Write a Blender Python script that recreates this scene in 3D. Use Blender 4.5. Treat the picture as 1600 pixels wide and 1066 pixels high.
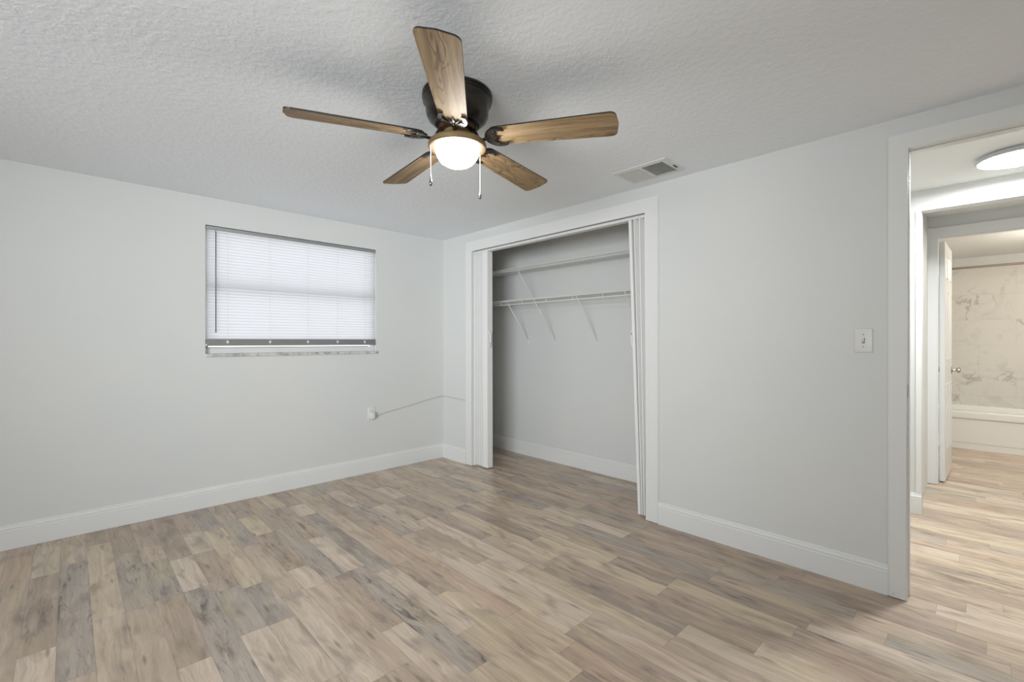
import bpy, bmesh, math, random
from mathutils import Vector, Matrix

# ------------------------------------------------------------------ scene, camera, light
for o in list(bpy.data.objects):
    bpy.data.objects.remove(o, do_unlink=True)
S = bpy.context.scene
COL = S.collection
R = math.radians
PI = math.pi
random.seed(7)

cam_data = bpy.data.cameras.new('camera')
cam_data.sensor_fit = 'HORIZONTAL'
cam_data.sensor_width = 36.0
cam_data.lens = 716.0 / 1600.0 * 36.0
cam_data.clip_start = 0.02
cam = bpy.data.objects.new('camera', cam_data)
COL.objects.link(cam)
cam.location = (0, 0, 1.2)
cam.rotation_euler = (R(90), 0, R(46 - 90))
S.camera = cam

S.view_settings.view_transform = 'Standard'
S.view_settings.look = 'None'
S.view_settings.gamma = 1.0
S.view_settings.use_curve_mapping = False
S.view_settings.exposure = 0.08

W = bpy.data.worlds.new('world')
S.world = W
W.use_nodes = True
bg = W.node_tree.nodes['Background']
bg.inputs[0].default_value = (0.93, 0.96, 1.0, 1)
bg.inputs[1].default_value = 1.5

def area(name, loc, rot, sx, sy, power, color=(1, 1, 1), spread=180):
    d = bpy.data.lights.new(name, 'AREA')
    d.shape = 'RECTANGLE'; d.size = sx; d.size_y = sy
    d.energy = power; d.color = color; d.spread = R(spread)
    o = bpy.data.objects.new(name, d); COL.objects.link(o)
    o.location = loc; o.rotation_euler = rot
    return o
# added fill light outside an unseen side opening, aimed at the closet corner
area('side_fill_light', (-3.30, -0.70, 1.45), (0, R(-94), R(39)), 1.5, 2.3, 52, (0.90, 0.96, 1.0), 72)
def point(name, loc, power, color, r):
    d = bpy.data.lights.new(name, 'POINT'); d.energy = power; d.color = color; d.shadow_soft_size = r
    o = bpy.data.objects.new(name, d); COL.objects.link(o); o.location = loc
    return o
point('bathroom_lamp', (6.35, -0.75, 2.0), 31, (1.0, 0.92, 0.80), 0.12)

# ------------------------------------------------------------------ dimensions (metres)
H = 2.24           # ceiling
XC = 2.785         # face of the closet wall
YW = 3.91          # face of the window wall
XL, YF = -2.4, -1.7
CY0, CY1, CZ = 1.583, 3.433, 2.066     # closet opening
DY0, DY1, DZ = -0.56, 0.256, 2.092     # hall doorway opening
WT = 0.11          # wall thickness
XB = 3.46          # closet back wall
XH = 4.23          # hall far wall
XV = 5.22          # bathroom door wall
XT = 7.93          # bathroom far wall

# ------------------------------------------------------------------ helpers
def lin(r, g=None, b=None):
    if g is None: g = b = r
    f = lambda c: (c/255/12.92) if c/255 <= 0.04045 else ((c/255+0.055)/1.055)**2.4
    return (f(r), f(g), f(b), 1.0)

def tag(o, label=None, cat=None, group=None, kind=None):
    if label: o['label'] = label
    if cat: o['category'] = cat
    if group: o['group'] = group
    if kind: o['kind'] = kind
    return o

def link(name, bm, mats, parent=None, smooth=False, auto=None):
    me = bpy.data.meshes.new(name)
    bmesh.ops.recalc_face_normals(bm, faces=bm.faces[:])
    bm.to_mesh(me); bm.free()
    for m in (mats if isinstance(mats, (list, tuple)) else [mats]):
        me.materials.append(m)
    if smooth:
        me.polygons.foreach_set('use_smooth', [True]*len(me.polygons))
        if auto:
            me.set_sharp_from_angle(angle=R(auto))
    o = bpy.data.objects.new(name, me); COL.objects.link(o)
    if parent: o.parent = parent
    return o

def empty(name, loc=(0, 0, 0), rz=0):
    o = bpy.data.objects.new(name, None); COL.objects.link(o)
    o.empty_display_size = 0.1
    o.location = loc; o.rotation_euler = (0, 0, rz)
    return o

def box(bm, a, b, bevel=0.0, seg=2, mi=0):
    (x0, y0, z0), (x1, y1, z1) = a, b
    x0, x1 = min(x0, x1), max(x0, x1); y0, y1 = min(y0, y1), max(y0, y1); z0, z1 = min(z0, z1), max(z0, z1)
    vs = [bm.verts.new(p) for p in ((x0,y0,z0),(x1,y0,z0),(x1,y1,z0),(x0,y1,z0),(x0,y0,z1),(x1,y0,z1),(x1,y1,z1),(x0,y1,z1))]
    fs = [bm.faces.new([vs[i] for i in q]) for q in ((3,2,1,0),(4,5,6,7),(0,1,5,4),(1,2,6,5),(2,3,7,6),(3,0,4,7))]
    for f in fs: f.material_index = mi
    if bevel > 0:
        es = list({e for f in fs for e in f.edges})
        bmesh.ops.bevel(bm, geom=es, offset=bevel, segments=seg, affect='EDGES', profile=0.5)
    return vs

def prism(bm, prof, origin, ua, va, ext, mi=0):
    """extrude the closed 2-D profile (u, v) placed at origin along the vector ext"""
    o, u, v, e = Vector(origin), Vector(ua), Vector(va), Vector(ext)
    a = [bm.verts.new(o + u*p[0] + v*p[1]) for p in prof]
    b = [bm.verts.new(o + u*p[0] + v*p[1] + e) for p in prof]
    n = len(prof); fs = [bm.faces.new(a[::-1]), bm.faces.new(b)]
    for i in range(n):
        j = (i+1) % n
        fs.append(bm.faces.new((a[i], a[j], b[j], b[i])))
    for f in fs: f.material_index = mi
    return fs

def lathe(bm, prof, c=(0, 0, 0), n=48, mi=0):
    """revolve (r, z) about the z axis through c"""
    rings = []
    for r, z in prof:
        if r < 1e-6:
            rings.append([bm.verts.new((c[0], c[1], c[2]+z))])
        else:
            rings.append([bm.verts.new((c[0]+r*math.cos(2*PI*i/n), c[1]+r*math.sin(2*PI*i/n), c[2]+z)) for i in range(n)])
    for A, B in zip(rings, rings[1:]):
        for i in range(n):
            j = (i+1) % n
            if len(A) == 1 and len(B) == 1: continue
            if len(A) == 1: f = bm.faces.new((A[0], B[j], B[i]))
            elif len(B) == 1: f = bm.faces.new((A[i], A[j], B[0]))
            else: f = bm.faces.new((A[i], A[j], B[j], B[i]))
            f.material_index = mi

def tube(bm, pts, r, n=8, mi=0, flat=1.0):
    """tube along pts; r may be a list; flat squashes it along its local second axis"""
    pts = [Vector(p) for p in pts]
    rs = r if isinstance(r, (list, tuple)) else [r]*len(pts)
    rings = []
    up = Vector((0, 0, 1))
    for i, p in enumerate(pts):
        t = (pts[min(i+1, len(pts)-1)] - pts[max(i-1, 0)]).normalized()
        u = t.cross(up)
        if u.length < 1e-3: u = t.cross(Vector((0, 1, 0)))
        u.normalize(); v = u.cross(t).normalized()
        rings.append([bm.verts.new(p + (u*math.cos(2*PI*k/n) + v*flat*math.sin(2*PI*k/n))*rs[i]) for k in range(n)])
    for A, B in zip(rings, rings[1:]):
        for i in range(n):
            j = (i+1) % n
            bm.faces.new((A[i], A[j], B[j], B[i])).material_index = mi
    bm.faces.new(rings[0][::-1]).material_index = mi
    bm.faces.new(rings[-1]).material_index = mi

def wire(bm, a, b, r, n=6):
    tube(bm, (a, b), r, n)

# ------------------------------------------------------------------ materials
def mat(name, color, rough=0.5, metal=0.0, spec=0.5, emis=None, estr=0.0):
    m = bpy.data.materials.new(name); m.use_nodes = True
    p = m.node_tree.nodes['Principled BSDF']
    p.inputs['Base Color'].default_value = color
    p.inputs['Roughness'].default_value = rough
    p.inputs['Metallic'].default_value = metal
    p.inputs['Specular IOR Level'].default_value = spec
    if emis:
        p.inputs['Emission Color'].default_value = emis
        p.inputs['Emission Strength'].default_value = estr
    return m

class NT:
    def __init__(s, m): s.t = m.node_tree; s.p = m.node_tree.nodes['Principled BSDF']
    def n(s, kind, **kw):
        x = s.t.nodes.new(kind)
        for k, v in kw.items():
            if isinstance(k, str) and hasattr(x, k): setattr(x, k, v)
        return x
    def l(s, a, b): s.t.links.new(a, b)
    def val(s, sock, v):
        if hasattr(v, 'is_output'): s.l(v, sock)
        else: sock.default_value = v
    def math(s, op, a, b=0.0, clamp=False):
        x = s.n('ShaderNodeMath', operation=op); x.use_clamp = clamp
        s.val(x.inputs[0], a); s.val(x.inputs[1], b); return x.outputs[0]
    def mix(s, f, a, b, mode='MIX'):
        x = s.n('ShaderNodeMix', data_type='RGBA', blend_type=mode)
        s.val(x.inputs[0], f); s.val(x.inputs[6], a); s.val(x.inputs[7], b); return x.outputs[2]
    def noise(s, vec, scale, detail=3, rough=0.5, dist=0.0, dims='3D'):
        x = s.n('ShaderNodeTexNoise', noise_dimensions=dims)
        if vec is not None: s.l(vec, x.inputs['Vector'])
        x.inputs['Scale'].default_value = scale; x.inputs['Detail'].default_value = detail
        x.inputs['Roughness'].default_value = rough; x.inputs['Distortion'].default_value = dist
        return x.outputs[0]
    def ramp(s, f, stops):
        x = s.n('ShaderNodeValToRGB'); e = x.color_ramp.elements
        while len(e) < len(stops): e.new(0.5)
        for q, (pos, c) in zip(e, stops):
            q.position = pos; q.color = c if len(c) == 4 else (*c, 1)
        s.l(f, x.inputs[0]); return x.outputs[0]
    def rng(s, f, a, b, c=0.0, d=1.0):
        x = s.n('ShaderNodeMapRange'); s.l(f, x.inputs[0])
        x.inputs[1].default_value = a; x.inputs[2].default_value = b; x.inputs[3].default_value = c; x.inputs[4].default_value = d
        return x.outputs[0]
    def comb(s, x, y, z):
        c = s.n('ShaderNodeCombineXYZ'); s.val(c.inputs[0], x); s.val(c.inputs[1], y); s.val(c.inputs[2], z); return c.outputs[0]
    def sep(s, v):
        c = s.n('ShaderNodeSeparateXYZ'); s.l(v, c.inputs[0]); return c.outputs
    def obj(s): return s.n('ShaderNodeTexCoord').outputs['Object']
    def bump(s, h, strength=0.2, dist=0.01):
        b = s.n('ShaderNodeBump'); b.inputs['Strength'].default_value = strength; b.inputs['Distance'].default_value = dist
        s.l(h, b.inputs['Height']); s.l(b.outputs[0], s.p.inputs['Normal'])

# painted plaster with a faint roller texture
M_wall = mat('wall_paint', lin(232, 232, 230), 0.55, spec=0.3)
t = NT(M_wall); t.bump(t.noise(t.obj(), 160, 3), 0.08, 0.002)
t.l(t.mix(t.rng(t.noise(t.obj(), 1.3, 2), 0.35, 0.65), lin(217, 217, 214), lin(214, 215, 213)), t.p.inputs['Base Color'])
# knock-down textured ceiling
M_ceil = mat('ceiling_texture', lin(245, 249, 253), 0.8, spec=0.2)
t = NT(M_ceil); c = t.obj()
h1 = t.rng(t.noise(c, 40, 3, 0.5, 0.25), 0.42, 0.64)
h2 = t.noise(c, 120, 3, 0.6)
hh = t.math('ADD', t.math('MULTIPLY', h1, 0.8), t.math('MULTIPLY', h2, 0.45))
t.bump(hh, 0.23, 0.004)
M_ceil_smooth = mat('ceiling_paint', lin(232, 232, 230), 0.7, spec=0.2)
t = NT(M_ceil_smooth); t.bump(t.noise(t.obj(), 90, 3), 0.1, 0.003)
M_trim = mat('trim_gloss_white', lin(226, 226, 224), 0.32, spec=0.45)
t = NT(M_trim); t.bump(t.noise(t.obj(), 40, 3), 0.03, 0.002)
# door casing paint with small scuffs near the floor
M_casing = mat('casing_scuffed_white', lin(234, 234, 232), 0.35, spec=0.45)
t = NT(M_casing); c = t.obj(); xyz = t.sep(c)
low = t.rng(xyz[2], 0.02, 0.16, 1.0, 0.0)
sc = t.math('MULTIPLY', t.rng(t.noise(c, 55, 4, 0.6), 0.62, 0.70), low)
t.l(t.mix(t.math('MULTIPLY', sc, 0.5), lin(224, 224, 221), lin(120, 118, 116)), t.p.inputs['Base Color'])
M_vinyl = mat('vinyl_white', lin(232, 231, 229), 0.4, spec=0.4)
t = NT(M_vinyl); t.bump(t.noise(t.obj(), 120, 2), 0.04, 0.001)
M_plastic = mat('plastic_white', lin(222, 222, 218), 0.35)
t = NT(M_plastic); t.bump(t.noise(t.obj(), 300, 2), 0.02, 0.0005)
M_wire = mat('vinyl_coated_wire', lin(226, 226, 222), 0.35)
M_cable = mat('cable_white', lin(188, 188, 184), 0.5)
M_dark = mat('duct_shade_paint', lin(38, 38, 36), 0.9, spec=0.1)
M_black = mat('black_plastic', lin(28, 27, 26), 0.5)
M_slot = mat('slot_dark', lin(60, 58, 56), 0.6)
M_alu = mat('satin_aluminium', lin(176, 177, 178), 0.35, 0.8)
M_chrome = mat('brushed_nickel', lin(190, 186, 178), 0.22, 1.0)
M_steel = mat('worn_steel', lin(120, 116, 110), 0.35, 1.0)
M_bronze = mat('oil_rubbed_bronze', lin(50, 47, 44), 0.30, 0.6)
t = NT(M_bronze); t.l(t.mix(t.rng(t.noise(t.obj(), 18, 3), 0.4, 0.7), lin(48, 46, 44), lin(66, 58, 52)), t.p.inputs['Base Color'])
M_fitter_glow = mat('glow_tinted_bronze', lin(134, 112, 76), 0.55, 0.3)  # lighter than the housing: the bowl's glow is put into the colour
t = NT(M_fitter_glow); t.l(t.mix(t.rng(t.noise(t.obj(), 22, 3), 0.4, 0.7), lin(128, 107, 72), lin(146, 122, 84)), t.p.inputs['Base Color'])
M_chain = mat('ball_chain', lin(226, 222, 212), 0.35, 0.5)
M_fob = mat('chrome_fob', lin(150, 150, 152), 0.12, 1.0)
M_bladeedge = mat('blade_dark_edge', lin(30, 26, 23), 0.4)
M_glow = mat('frosted_glass_lit', lin(250, 245, 235), 0.4, emis=(1.0, 0.98, 0.94, 1), estr=74.0)
M_led = mat('led_diffuser_lit', lin(250, 250, 250), 0.4, emis=(0.96, 1.0, 1.0, 1), estr=142.0)
M_stone = mat('sill_marble', lin(196, 194, 192), 0.3)
t = NT(M_stone); t.l(t.mix(t.rng(t.noise(t.obj(), 9, 5, 0.6, 1.5), 0.45, 0.62), lin(206, 205, 203), lin(150, 148, 146)), t.p.inputs['Base Color'])
M_tub = mat('tub_enamel', lin(240, 240, 238), 0.15)
M_rod = mat('rod_nickel', lin(170, 160, 148), 0.25, 0.9)
M_vent = mat('vent_enamel', lin(222, 222, 218), 0.45)
M_siding = mat('outside_render', lin(225, 226, 228), 0.9)

# translucent blind slats
M_slat = bpy.data.materials.new('blind_slat_vinyl'); M_slat.use_nodes = True
nt = M_slat.node_tree; nt.nodes.remove(nt.nodes['Principled BSDF'])
out = nt.nodes['Material Output']
dif = nt.nodes.new('ShaderNodeBsdfDiffuse'); dif.inputs[0].default_value = lin(206, 206, 207)
tr = nt.nodes.new('ShaderNodeBsdfTranslucent'); tr.inputs[0].default_value = lin(244, 244, 246)
mx = nt.nodes.new('ShaderNodeMixShader'); mx.inputs[0].default_value = 0.6
nt.links.new(dif.outputs[0], mx.inputs[1]); nt.links.new(tr.outputs[0], mx.inputs[2]); nt.links.new(mx.outputs[0], out.inputs[0])

# window glass
M_glass = bpy.data.materials.new('window_glass'); M_glass.use_nodes = True
p = M_glass.node_tree.nodes['Principled BSDF']
p.inputs['Base Color'].default_value = (1, 1, 1, 1); p.inputs['Roughness'].default_value = 0.0
p.inputs['Transmission Weight'].default_value = 1.0; p.inputs['IOR'].default_value = 1.01

# laminate floor: every plank carries its own colour, seed and mineral-streak amount
M_floor = mat('laminate_planks', lin(180, 155, 130), 0.3, spec=0.45)
t = NT(M_floor)
at = t.n('ShaderNodeAttribute'); at.attribute_name = 'plank_colour'
as_ = t.n('ShaderNodeAttribute'); as_.attribute_name = 'plank_seed'
uvn = t.n('ShaderNodeUVMap'); uvn.uv_map = 'plank_uv'
u, v, _ = t.sep(uvn.outputs[0])
sd = t.sep(as_.outputs['Vector'])
seed, charcoal, edge = sd[0], sd[1], sd[2]
s50 = t.math('MULTIPLY', seed, 57.0)
warp = t.noise(t.comb(t.math('MULTIPLY', u, 9.0), t.math('MULTIPLY', v, 4.0), s50), 1.0, 2)
gu = t.math('ADD', t.math('MULTIPLY', u, 130.0), t.math('MULTIPLY', warp, 9.0))
grain = t.noise(t.comb(gu, t.math('MULTIPLY', v, 5.0), s50), 1.0, 5, 0.65)
fine = t.noise(t.comb(t.math('MULTIPLY', u, 420.0), t.math('MULTIPLY', v, 14.0), s50), 1.0, 2)
blot = t.noise(t.comb(t.math('MULTIPLY', u, 14.0), t.math('MULTIPLY', v, 4.2), s50), 1.0, 3, 0.5, 0.6)
blot2 = t.noise(t.comb(t.math('MULTIPLY', u, 9.0), t.math('MULTIPLY', v, 3.0), t.math('ADD', s50, 11.3)), 1.0, 3, 0.5, 0.4)
hue = t.noise(t.comb(t.math('MULTIPLY', u, 7.0), t.math('MULTIPLY', v, 2.2), t.math('ADD', s50, 23.9)), 1.0, 2)
col = at.outputs['Color']
col = t.mix(t.rng(blot, 0.50, 0.74, 0, 0.62), col, lin(124, 108, 96))
col = t.mix(t.rng(blot2, 0.54, 0.78, 0, 0.6), col, lin(216, 198, 176))
col = t.mix(t.rng(hue, 0.60, 0.80, 0, 0.42), col, lin(190, 150, 122))
col = t.mix(t.rng(hue, 0.46, 0.28, 0, 0.42), col, lin(204, 186, 150))
lst = t.noise(t.comb(t.math('ADD', t.math('MULTIPLY', u, 46.0), t.math('MULTIPLY', warp, 2.5)), t.math('MULTIPLY', v, 1.6), t.math('ADD', s50, 3.3)), 1.0, 4, 0.6)
g2 = t.math('MULTIPLY', t.rng(grain, 0.3, 0.72, 0.88, 1.07), t.rng(lst, 0.32, 0.68, 0.84, 1.13))
g3 = t.rng(fine, 0.3, 0.7, 0.965, 1.03)
col = t.mix(1.0, col, t.comb(t.math('MULTIPLY', g2, g3), t.math('MULTIPLY', g2, g3), t.math('MULTIPLY', g2, g3)), 'MULTIPLY')
ch = t.noise(t.comb(t.math('MULTIPLY', u, 34.0), t.math('MULTIPLY', v, 5.0), t.math('ADD', s50, 5.1)), 1.0, 7, 0.74, 0.7)
chlow = t.rng(t.noise(t.comb(t.math('MULTIPLY', u, 12.0), t.math('MULTIPLY', v, 2.4), t.math('ADD', s50, 31.0)), 1.0, 2), 0.40, 0.58)
chm = t.math('MULTIPLY', t.math('MULTIPLY', t.rng(ch, 0.49, 0.64), chlow), charcoal)
col = t.mix(t.math('MULTIPLY', chm, 0.85), col, lin(84, 78, 74))
# small knots and dark dashes
kn = t.n('ShaderNodeTexVoronoi'); kn.feature = 'F1'
t.l(t.comb(t.math('MULTIPLY', u, 17.0), t.math('MULTIPLY', v, 3.2), s50), kn.inputs['Vector']); kn.inputs['Scale'].default_value = 1.0
kmask = t.rng(t.math('ADD', kn.outputs['Distance'], t.math('MULTIPLY', grain, 0.10)), 0.10, 0.21, 1.0, 0.0)
col = t.mix(t.math('MULTIPLY', kmask, 0.55), col, lin(92, 80, 72))
# joint lines (the third seed channel holds half the plank width)
du = t.math('MINIMUM', u, t.math('SUBTRACT', t.math('MULTIPLY', edge, 2.0), u))
lenv = t.n('ShaderNodeAttribute'); lenv.attribute_name = 'plank_length'
dv = t.math('MINIMUM', v, t.math('SUBTRACT', lenv.outputs['Fac'], v))
dmin = t.math('MINIMUM', du, dv)
seam = t.rng(dmin, 0.0006, 0.0019, 1.0, 0.0)
col = t.mix(t.math('MULTIPLY', seam, 0.3), col, lin(100, 86, 76))
t.l(col, t.p.inputs['Base Color'])
t.l(t.rng(grain, 0.3, 0.7, 0.26, 0.36), t.p.inputs['Roughness'])
t.bump(t.math('SUBTRACT', t.math('MULTIPLY', grain, 0.35), t.math('MULTIPLY', seam, 0.8)), 0.10, 0.0015)

# oak blade underside
M_oak = mat('oak_blade', lin(170, 140, 96), 0.55, spec=0.2)
t = NT(M_oak); c = t.sep(t.obj())
oi = t.n('ShaderNodeObjectInfo'); rnd = t.math('MULTIPLY', oi.outputs['Random'], 37.0)
wv = t.noise(t.comb(t.math('MULTIPLY', c[0], 2.6), t.math('MULTIPLY', c[1], 12.0), rnd), 1.0, 2)
bands = t.math('ADD', t.math('MULTIPLY', c[1], 40.0), t.math('MULTIPLY', wv, 20.0))
rings = t.math('SINE', t.math('ADD', t.math('MULTIPLY', bands, 4.6), t.math('MULTIPLY', t.noise(t.comb(t.math('MULTIPLY', c[0], 22.0), t.math('MULTIPLY', c[1], 70.0), rnd), 1.0, 3), 3.2)))
fineg = t.noise(t.comb(t.math('MULTIPLY', c[0], 9.0), t.math('MULTIPLY', c[1], 260.0), rnd), 1.0, 4, 0.7)
streak = t.noise(t.comb(t.math('MULTIPLY', c[0], 3.0), t.math('MULTIPLY', c[1], 50.0), rnd), 1.0, 3)
cat = t.math('MULTIPLY', t.rng(rings, 0.25, 1.0), t.rng(wv, 0.43, 0.56))
col = t.mix(t.rng(streak, 0.35, 0.68), lin(176, 152, 118), lin(140, 117, 86))
col = t.mix(t.math('MULTIPLY', cat, 0.62), col, lin(80, 60, 40))
col = t.mix(t.math('MULTIPLY', t.rng(fineg, 0.47, 0.68), 0.6), col, lin(98, 74, 50))
t.l(col, t.p.inputs['Base Color'])
t.bump(fineg, 0.15, 0.001)

# large marble-look wall tiles, 0.61 x 0.305 in running bond
M_tile = mat('marble_tile', lin(222, 219, 212), 0.2)
t = NT(M_tile); c = t.obj(); xyz = t.sep(c)
bx = t.math('ADD', xyz[1], 10.0); bz = t.math('ADD', xyz[2], 5.0 - 0.05)
row = t.math('FLOOR', t.math('DIVIDE', bz, 0.305))
off = t.math('MULTIPLY', t.math('MODULO', row, 2.0), 0.305)
bx2 = t.math('ADD', bx, off)
fx = t.math('MODULO', bx2, 0.61); fz = t.math('MODULO', bz, 0.305)
cell = t.math('FLOOR', t.math('DIVIDE', bx2, 0.61))
tid = t.math('ADD', t.math('MULTIPLY', row, 7.31), t.math('MULTIPLY', cell, 3.77))
tv = t.comb(t.math('MULTIPLY', xyz[1], 1.0), tid, xyz[2])
vn = t.noise(tv, 1.7, 5, 0.5, 1.0)
vein = t.rng(t.math('ABSOLUTE', t.math('SUBTRACT', vn, 0.5)), 0.0, 0.016, 1.0, 0.0)
vmask = t.rng(t.noise(tv, 1.9, 2), 0.48, 0.62)
smear = t.math('MULTIPLY', t.rng(t.noise(tv, 4.0, 5, 0.6, 2.0), 0.54, 0.74), 0.5)
col = t.mix(t.math('MULTIPLY', t.math('MULTIPLY', vein, vmask), 0.6), lin(224, 221, 214), lin(158, 150, 142))
col = t.mix(smear, col, lin(196, 188, 180))
gr = t.math('MINIMUM', t.math('MINIMUM', fx, t.math('SUBTRACT', 0.61, fx)), t.math('MINIMUM', fz, t.math('SUBTRACT', 0.305, fz)))
col = t.mix(t.rng(gr, 0.0008, 0.002, 0.4, 0.0), col, lin(178, 172, 164))
t.l(col, t.p.inputs['Base Color'])

# ------------------------------------------------------------------ floor: one surface, each plank a face with its own colour
SW = 0.1067
X_ORG = 0.39
TONES = {'light': (214, 194, 172), 'tan': (192, 168, 144), 'yellow': (206, 184, 150), 'brown': (160, 136, 117),
         'grey': (160, 149, 138), 'dark': (136, 117, 103), 'red': (190, 156, 130), 'slate': (148, 139, 130)}
# planks whose ends show clearly: strip index from X_ORG -> [(y far, y near, tone, charcoal)]
KNOWN = {
 -4: [(3.42, 2.25, 'grey', 1.0), (3.91, 3.42, 'tan', 0)],
 -3: [(3.91, 3.64, 'brown', 0), (3.64, 2.65, 'yellow', 0.1), (2.65, 1.75, 'tan', 0.2)],
 -2: [(3.91, 3.38, 'brown', 0), (3.38, 2.64, 'grey', 1.0), (2.64, 1.9, 'tan', 0)],
 -1: [(3.91, 3.40, 'brown', 0), (3.40, 3.15, 'tan', 0), (3.15, 2.66, 'slate', 1.0), (2.66, 2.05, 'brown', 0.3), (2.05, 1.5, 'light', 0)],
  0: [(3.91, 3.09, 'brown', 0), (3.09, 2.66, 'light', 0), (2.66, 1.55, 'grey', 1.0)],
  1: [(3.91, 3.46, 'brown', 0), (3.46, 3.09, 'light', 0), (3.09, 2.55, 'brown', 0.4), (2.55, 2.105, 'grey', 0.4), (2.105, 1.6, 'light', 0.2)],
  2: [(3.91, 3.42, 'slate', 0.4), (3.42, 2.5, 'yellow', 0.2), (2.5, 2.10, 'slate', 0.5), (2.10, 1.62, 'light', 0)],
  3: [(3.91, 3.51, 'tan', 0), (3.51, 3.0, 'slate', 0.3), (3.0, 2.3, 'tan', 0), (2.3, 1.5, 'light', 0.2)],
  4: [(3.91, 3.50, 'brown', 0.2), (3.50, 3.12, 'yellow', 0), (3.12, 2.53, 'brown', 1.0), (2.53, 2.28, 'light', 0.2), (2.28, 1.5, 'tan', 0.2)],
  5: [(3.91, 3.13, 'brown', 0.2), (3.13, 2.30, 'grey', 1.0), (2.30, 1.73, 'brown', 0.4), (1.73, 1.2, 'light', 0)],
  6: [(3.91, 3.54, 'yellow', 0), (3.54, 2.85, 'brown', 0.9), (2.85, 2.31, 'light', 0), (2.31, 1.3, 'grey', 1.0)],
  7: [(3.91, 3.50, 'brown', 0), (3.50, 3.25, 'light', 0), (3.25, 2.19, 'slate', 0.5), (2.19, 1.5, 'light', 0)],
  8: [(3.91, 3.2, 'tan', 0.2), (3.2, 2.2, 'tan', 0), (2.2, 1.8, 'brown', 0.8), (1.8, 1.02, 'yellow', 0.1), (1.02, 0.4, 'dark', 0)],
  9: [(3.91, 3.6, 'grey', 0.4), (3.6, 2.75, 'brown', 0.4), (2.75, 1.445, 'red', 0.1), (1.445, 1.14, 'yellow', 0), (1.14, 0.5, 'red', 0.6)],
 10: [(3.91, 3.62, 'grey', 0.3), (3.62, 3.185, 'light', 0), (3.185, 2.5, 'grey', 1.0), (2.5, 2.19, 'tan', 0), (2.19, 1.2, 'light', 0), (1.2, 0.5, 'brown', 0.4)],
 11: [(3.91, 3.08, 'brown', 0.5), (3.08, 2.5, 'light', 0.1), (2.5, 1.905, 'brown', 0.2), (1.905, 1.2, 'light', 0)],
 12: [(3.91, 2.64, 'tan', 0.3), (2.64, 1.7, 'light', 0), (1.7, 0.88, 'yellow', 0)],
 13: [(3.91, 3.45, 'brown', 0), (3.45, 3.12, 'light', 0), (3.12, 2.12, 'brown', 0.5), (2.12, 1.62, 'tan', 0.3), (1.62, 0.877, 'dark', 0), (0.877, 0.3, 'light', 0)],
 14: [(3.3, 2.6, 'tan', 0), (2.6, 1.66, 'yellow', 0.3), (1.66, 0.62, 'brown', 0.2), (0.62, -0.2, 'light', 0)],
 15: [(3.4, 2.66, 'tan', 0), (2.66, 1.9, 'dark', 0.3), (1.9, 1.08, 'yellow', 0), (1.08, 0.2, 'brown', 0.3)],
 16: [(3.2, 2.67, 'brown', 0), (2.67, 1.95, 'tan', 0.2), (1.95, 1.423, 'yellow', 0), (1.423, 1.087, 'dark', 0.1), (1.087, 0.55, 'yellow', 0)],
 17: [(2.9, 2.0, 'tan', 0), (2.0, 1.1, 'brown', 0), (1.1, 0.522, 'dark', 0.1), (0.522, -0.3, 'light', 0)],
 18: [(2.8, 1.86, 'yellow', 0.1), (1.86, 0.97, 'slate', 0.3), (0.97, 0.28, 'tan', 0), (0.28, -0.4, 'slate', 0.1)],
 19: [(2.7, 2.2, 'slate', 0.4), (2.2, 1.54, 'light', 0), (1.54, 0.97, 'brown', 0), (0.97, 0.4, 'grey', 0.6)],
 20: [(3.0, 2.1, 'brown', 0), (2.1, 1.535, 'tan', 0), (1.535, 0.73, 'brown', 0.5), (0.73, 0.0, 'dark', 0.2)],
}
def build_floor(x0, x1, y0, y1):
    rng = random.Random(21)
    bm = bmesh.new()
    cl = bm.faces.layers.float_color.new('plank_colour')
    sl = bm.faces.layers.float_vector.new('plank_seed')
    ll = bm.faces.layers.float.new('plank_length')
    uvl = bm.loops.layers.uv.new('plank_uv')
    names = ['light', 'tan', 'yellow', 'brown', 'grey', 'tan', 'light', 'red', 'brown', 'tan']
    k0 = math.floor((x0 - X_ORG)/SW); k1 = math.ceil((x1 - X_ORG)/SW)
    for k in range(k0, k1):
        xa = max(X_ORG + k*SW, x0); xb = min(X_ORG + (k+1)*SW, x1)
        segs = [(max(b, y0), min(a, y1), tn, ch) for a, b, tn, ch in KNOWN.get(k, []) if min(a, y1) > max(b, y0)]
        spans = []
        cur = y1
        for b, a, tn, ch in sorted(segs, key=lambda q: -q[1]):
            if cur - a > 1e-4: spans.append((a, cur))
            cur = b
        if cur - y0 > 1e-4: spans.append((y0, cur))
        for b, a in spans:
            y = a
            while y > b + 1e-4:
                L = rng.uniform(0.35, 1.0)
                n = max(b, y - L)
                if n - b < 0.2: n = b
                segs.append((n, y, rng.choice(names), rng.choice([0, 0, 0.2, 0.4, 0.9])))
                y = n
        for b, a, tn, ch in segs:
            j = rng.uniform(0.95, 1.05)
            m_ = (214, 198, 183)
            c = [q*j for q in lin(*[m_[i_]+(TONES[tn][i_]-m_[i_])*0.55 for i_ in range(3)])[:3]]
            vs = [bm.verts.new(p) for p in ((xa, b, 0), (xb, b, 0), (xb, a, 0), (xa, a, 0))]
            f = bm.faces.new(vs)
            f[cl] = (*c, 1); f[sl] = (rng.random(), ch, (xb-xa)/2); f[ll] = a - b
            for lp, q in zip(f.loops, ((0, 0), (xb-xa, 0), (xb-xa, a-b), (0, a-b))): lp[uvl].uv = q
    me = bpy.data.meshes.new('floor'); bm.to_mesh(me); bm.free(); me.materials.append(M_floor)
    o = bpy.data.objects.new('floor', me); COL.objects.link(o)
    tag(o, kind='structure')
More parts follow.
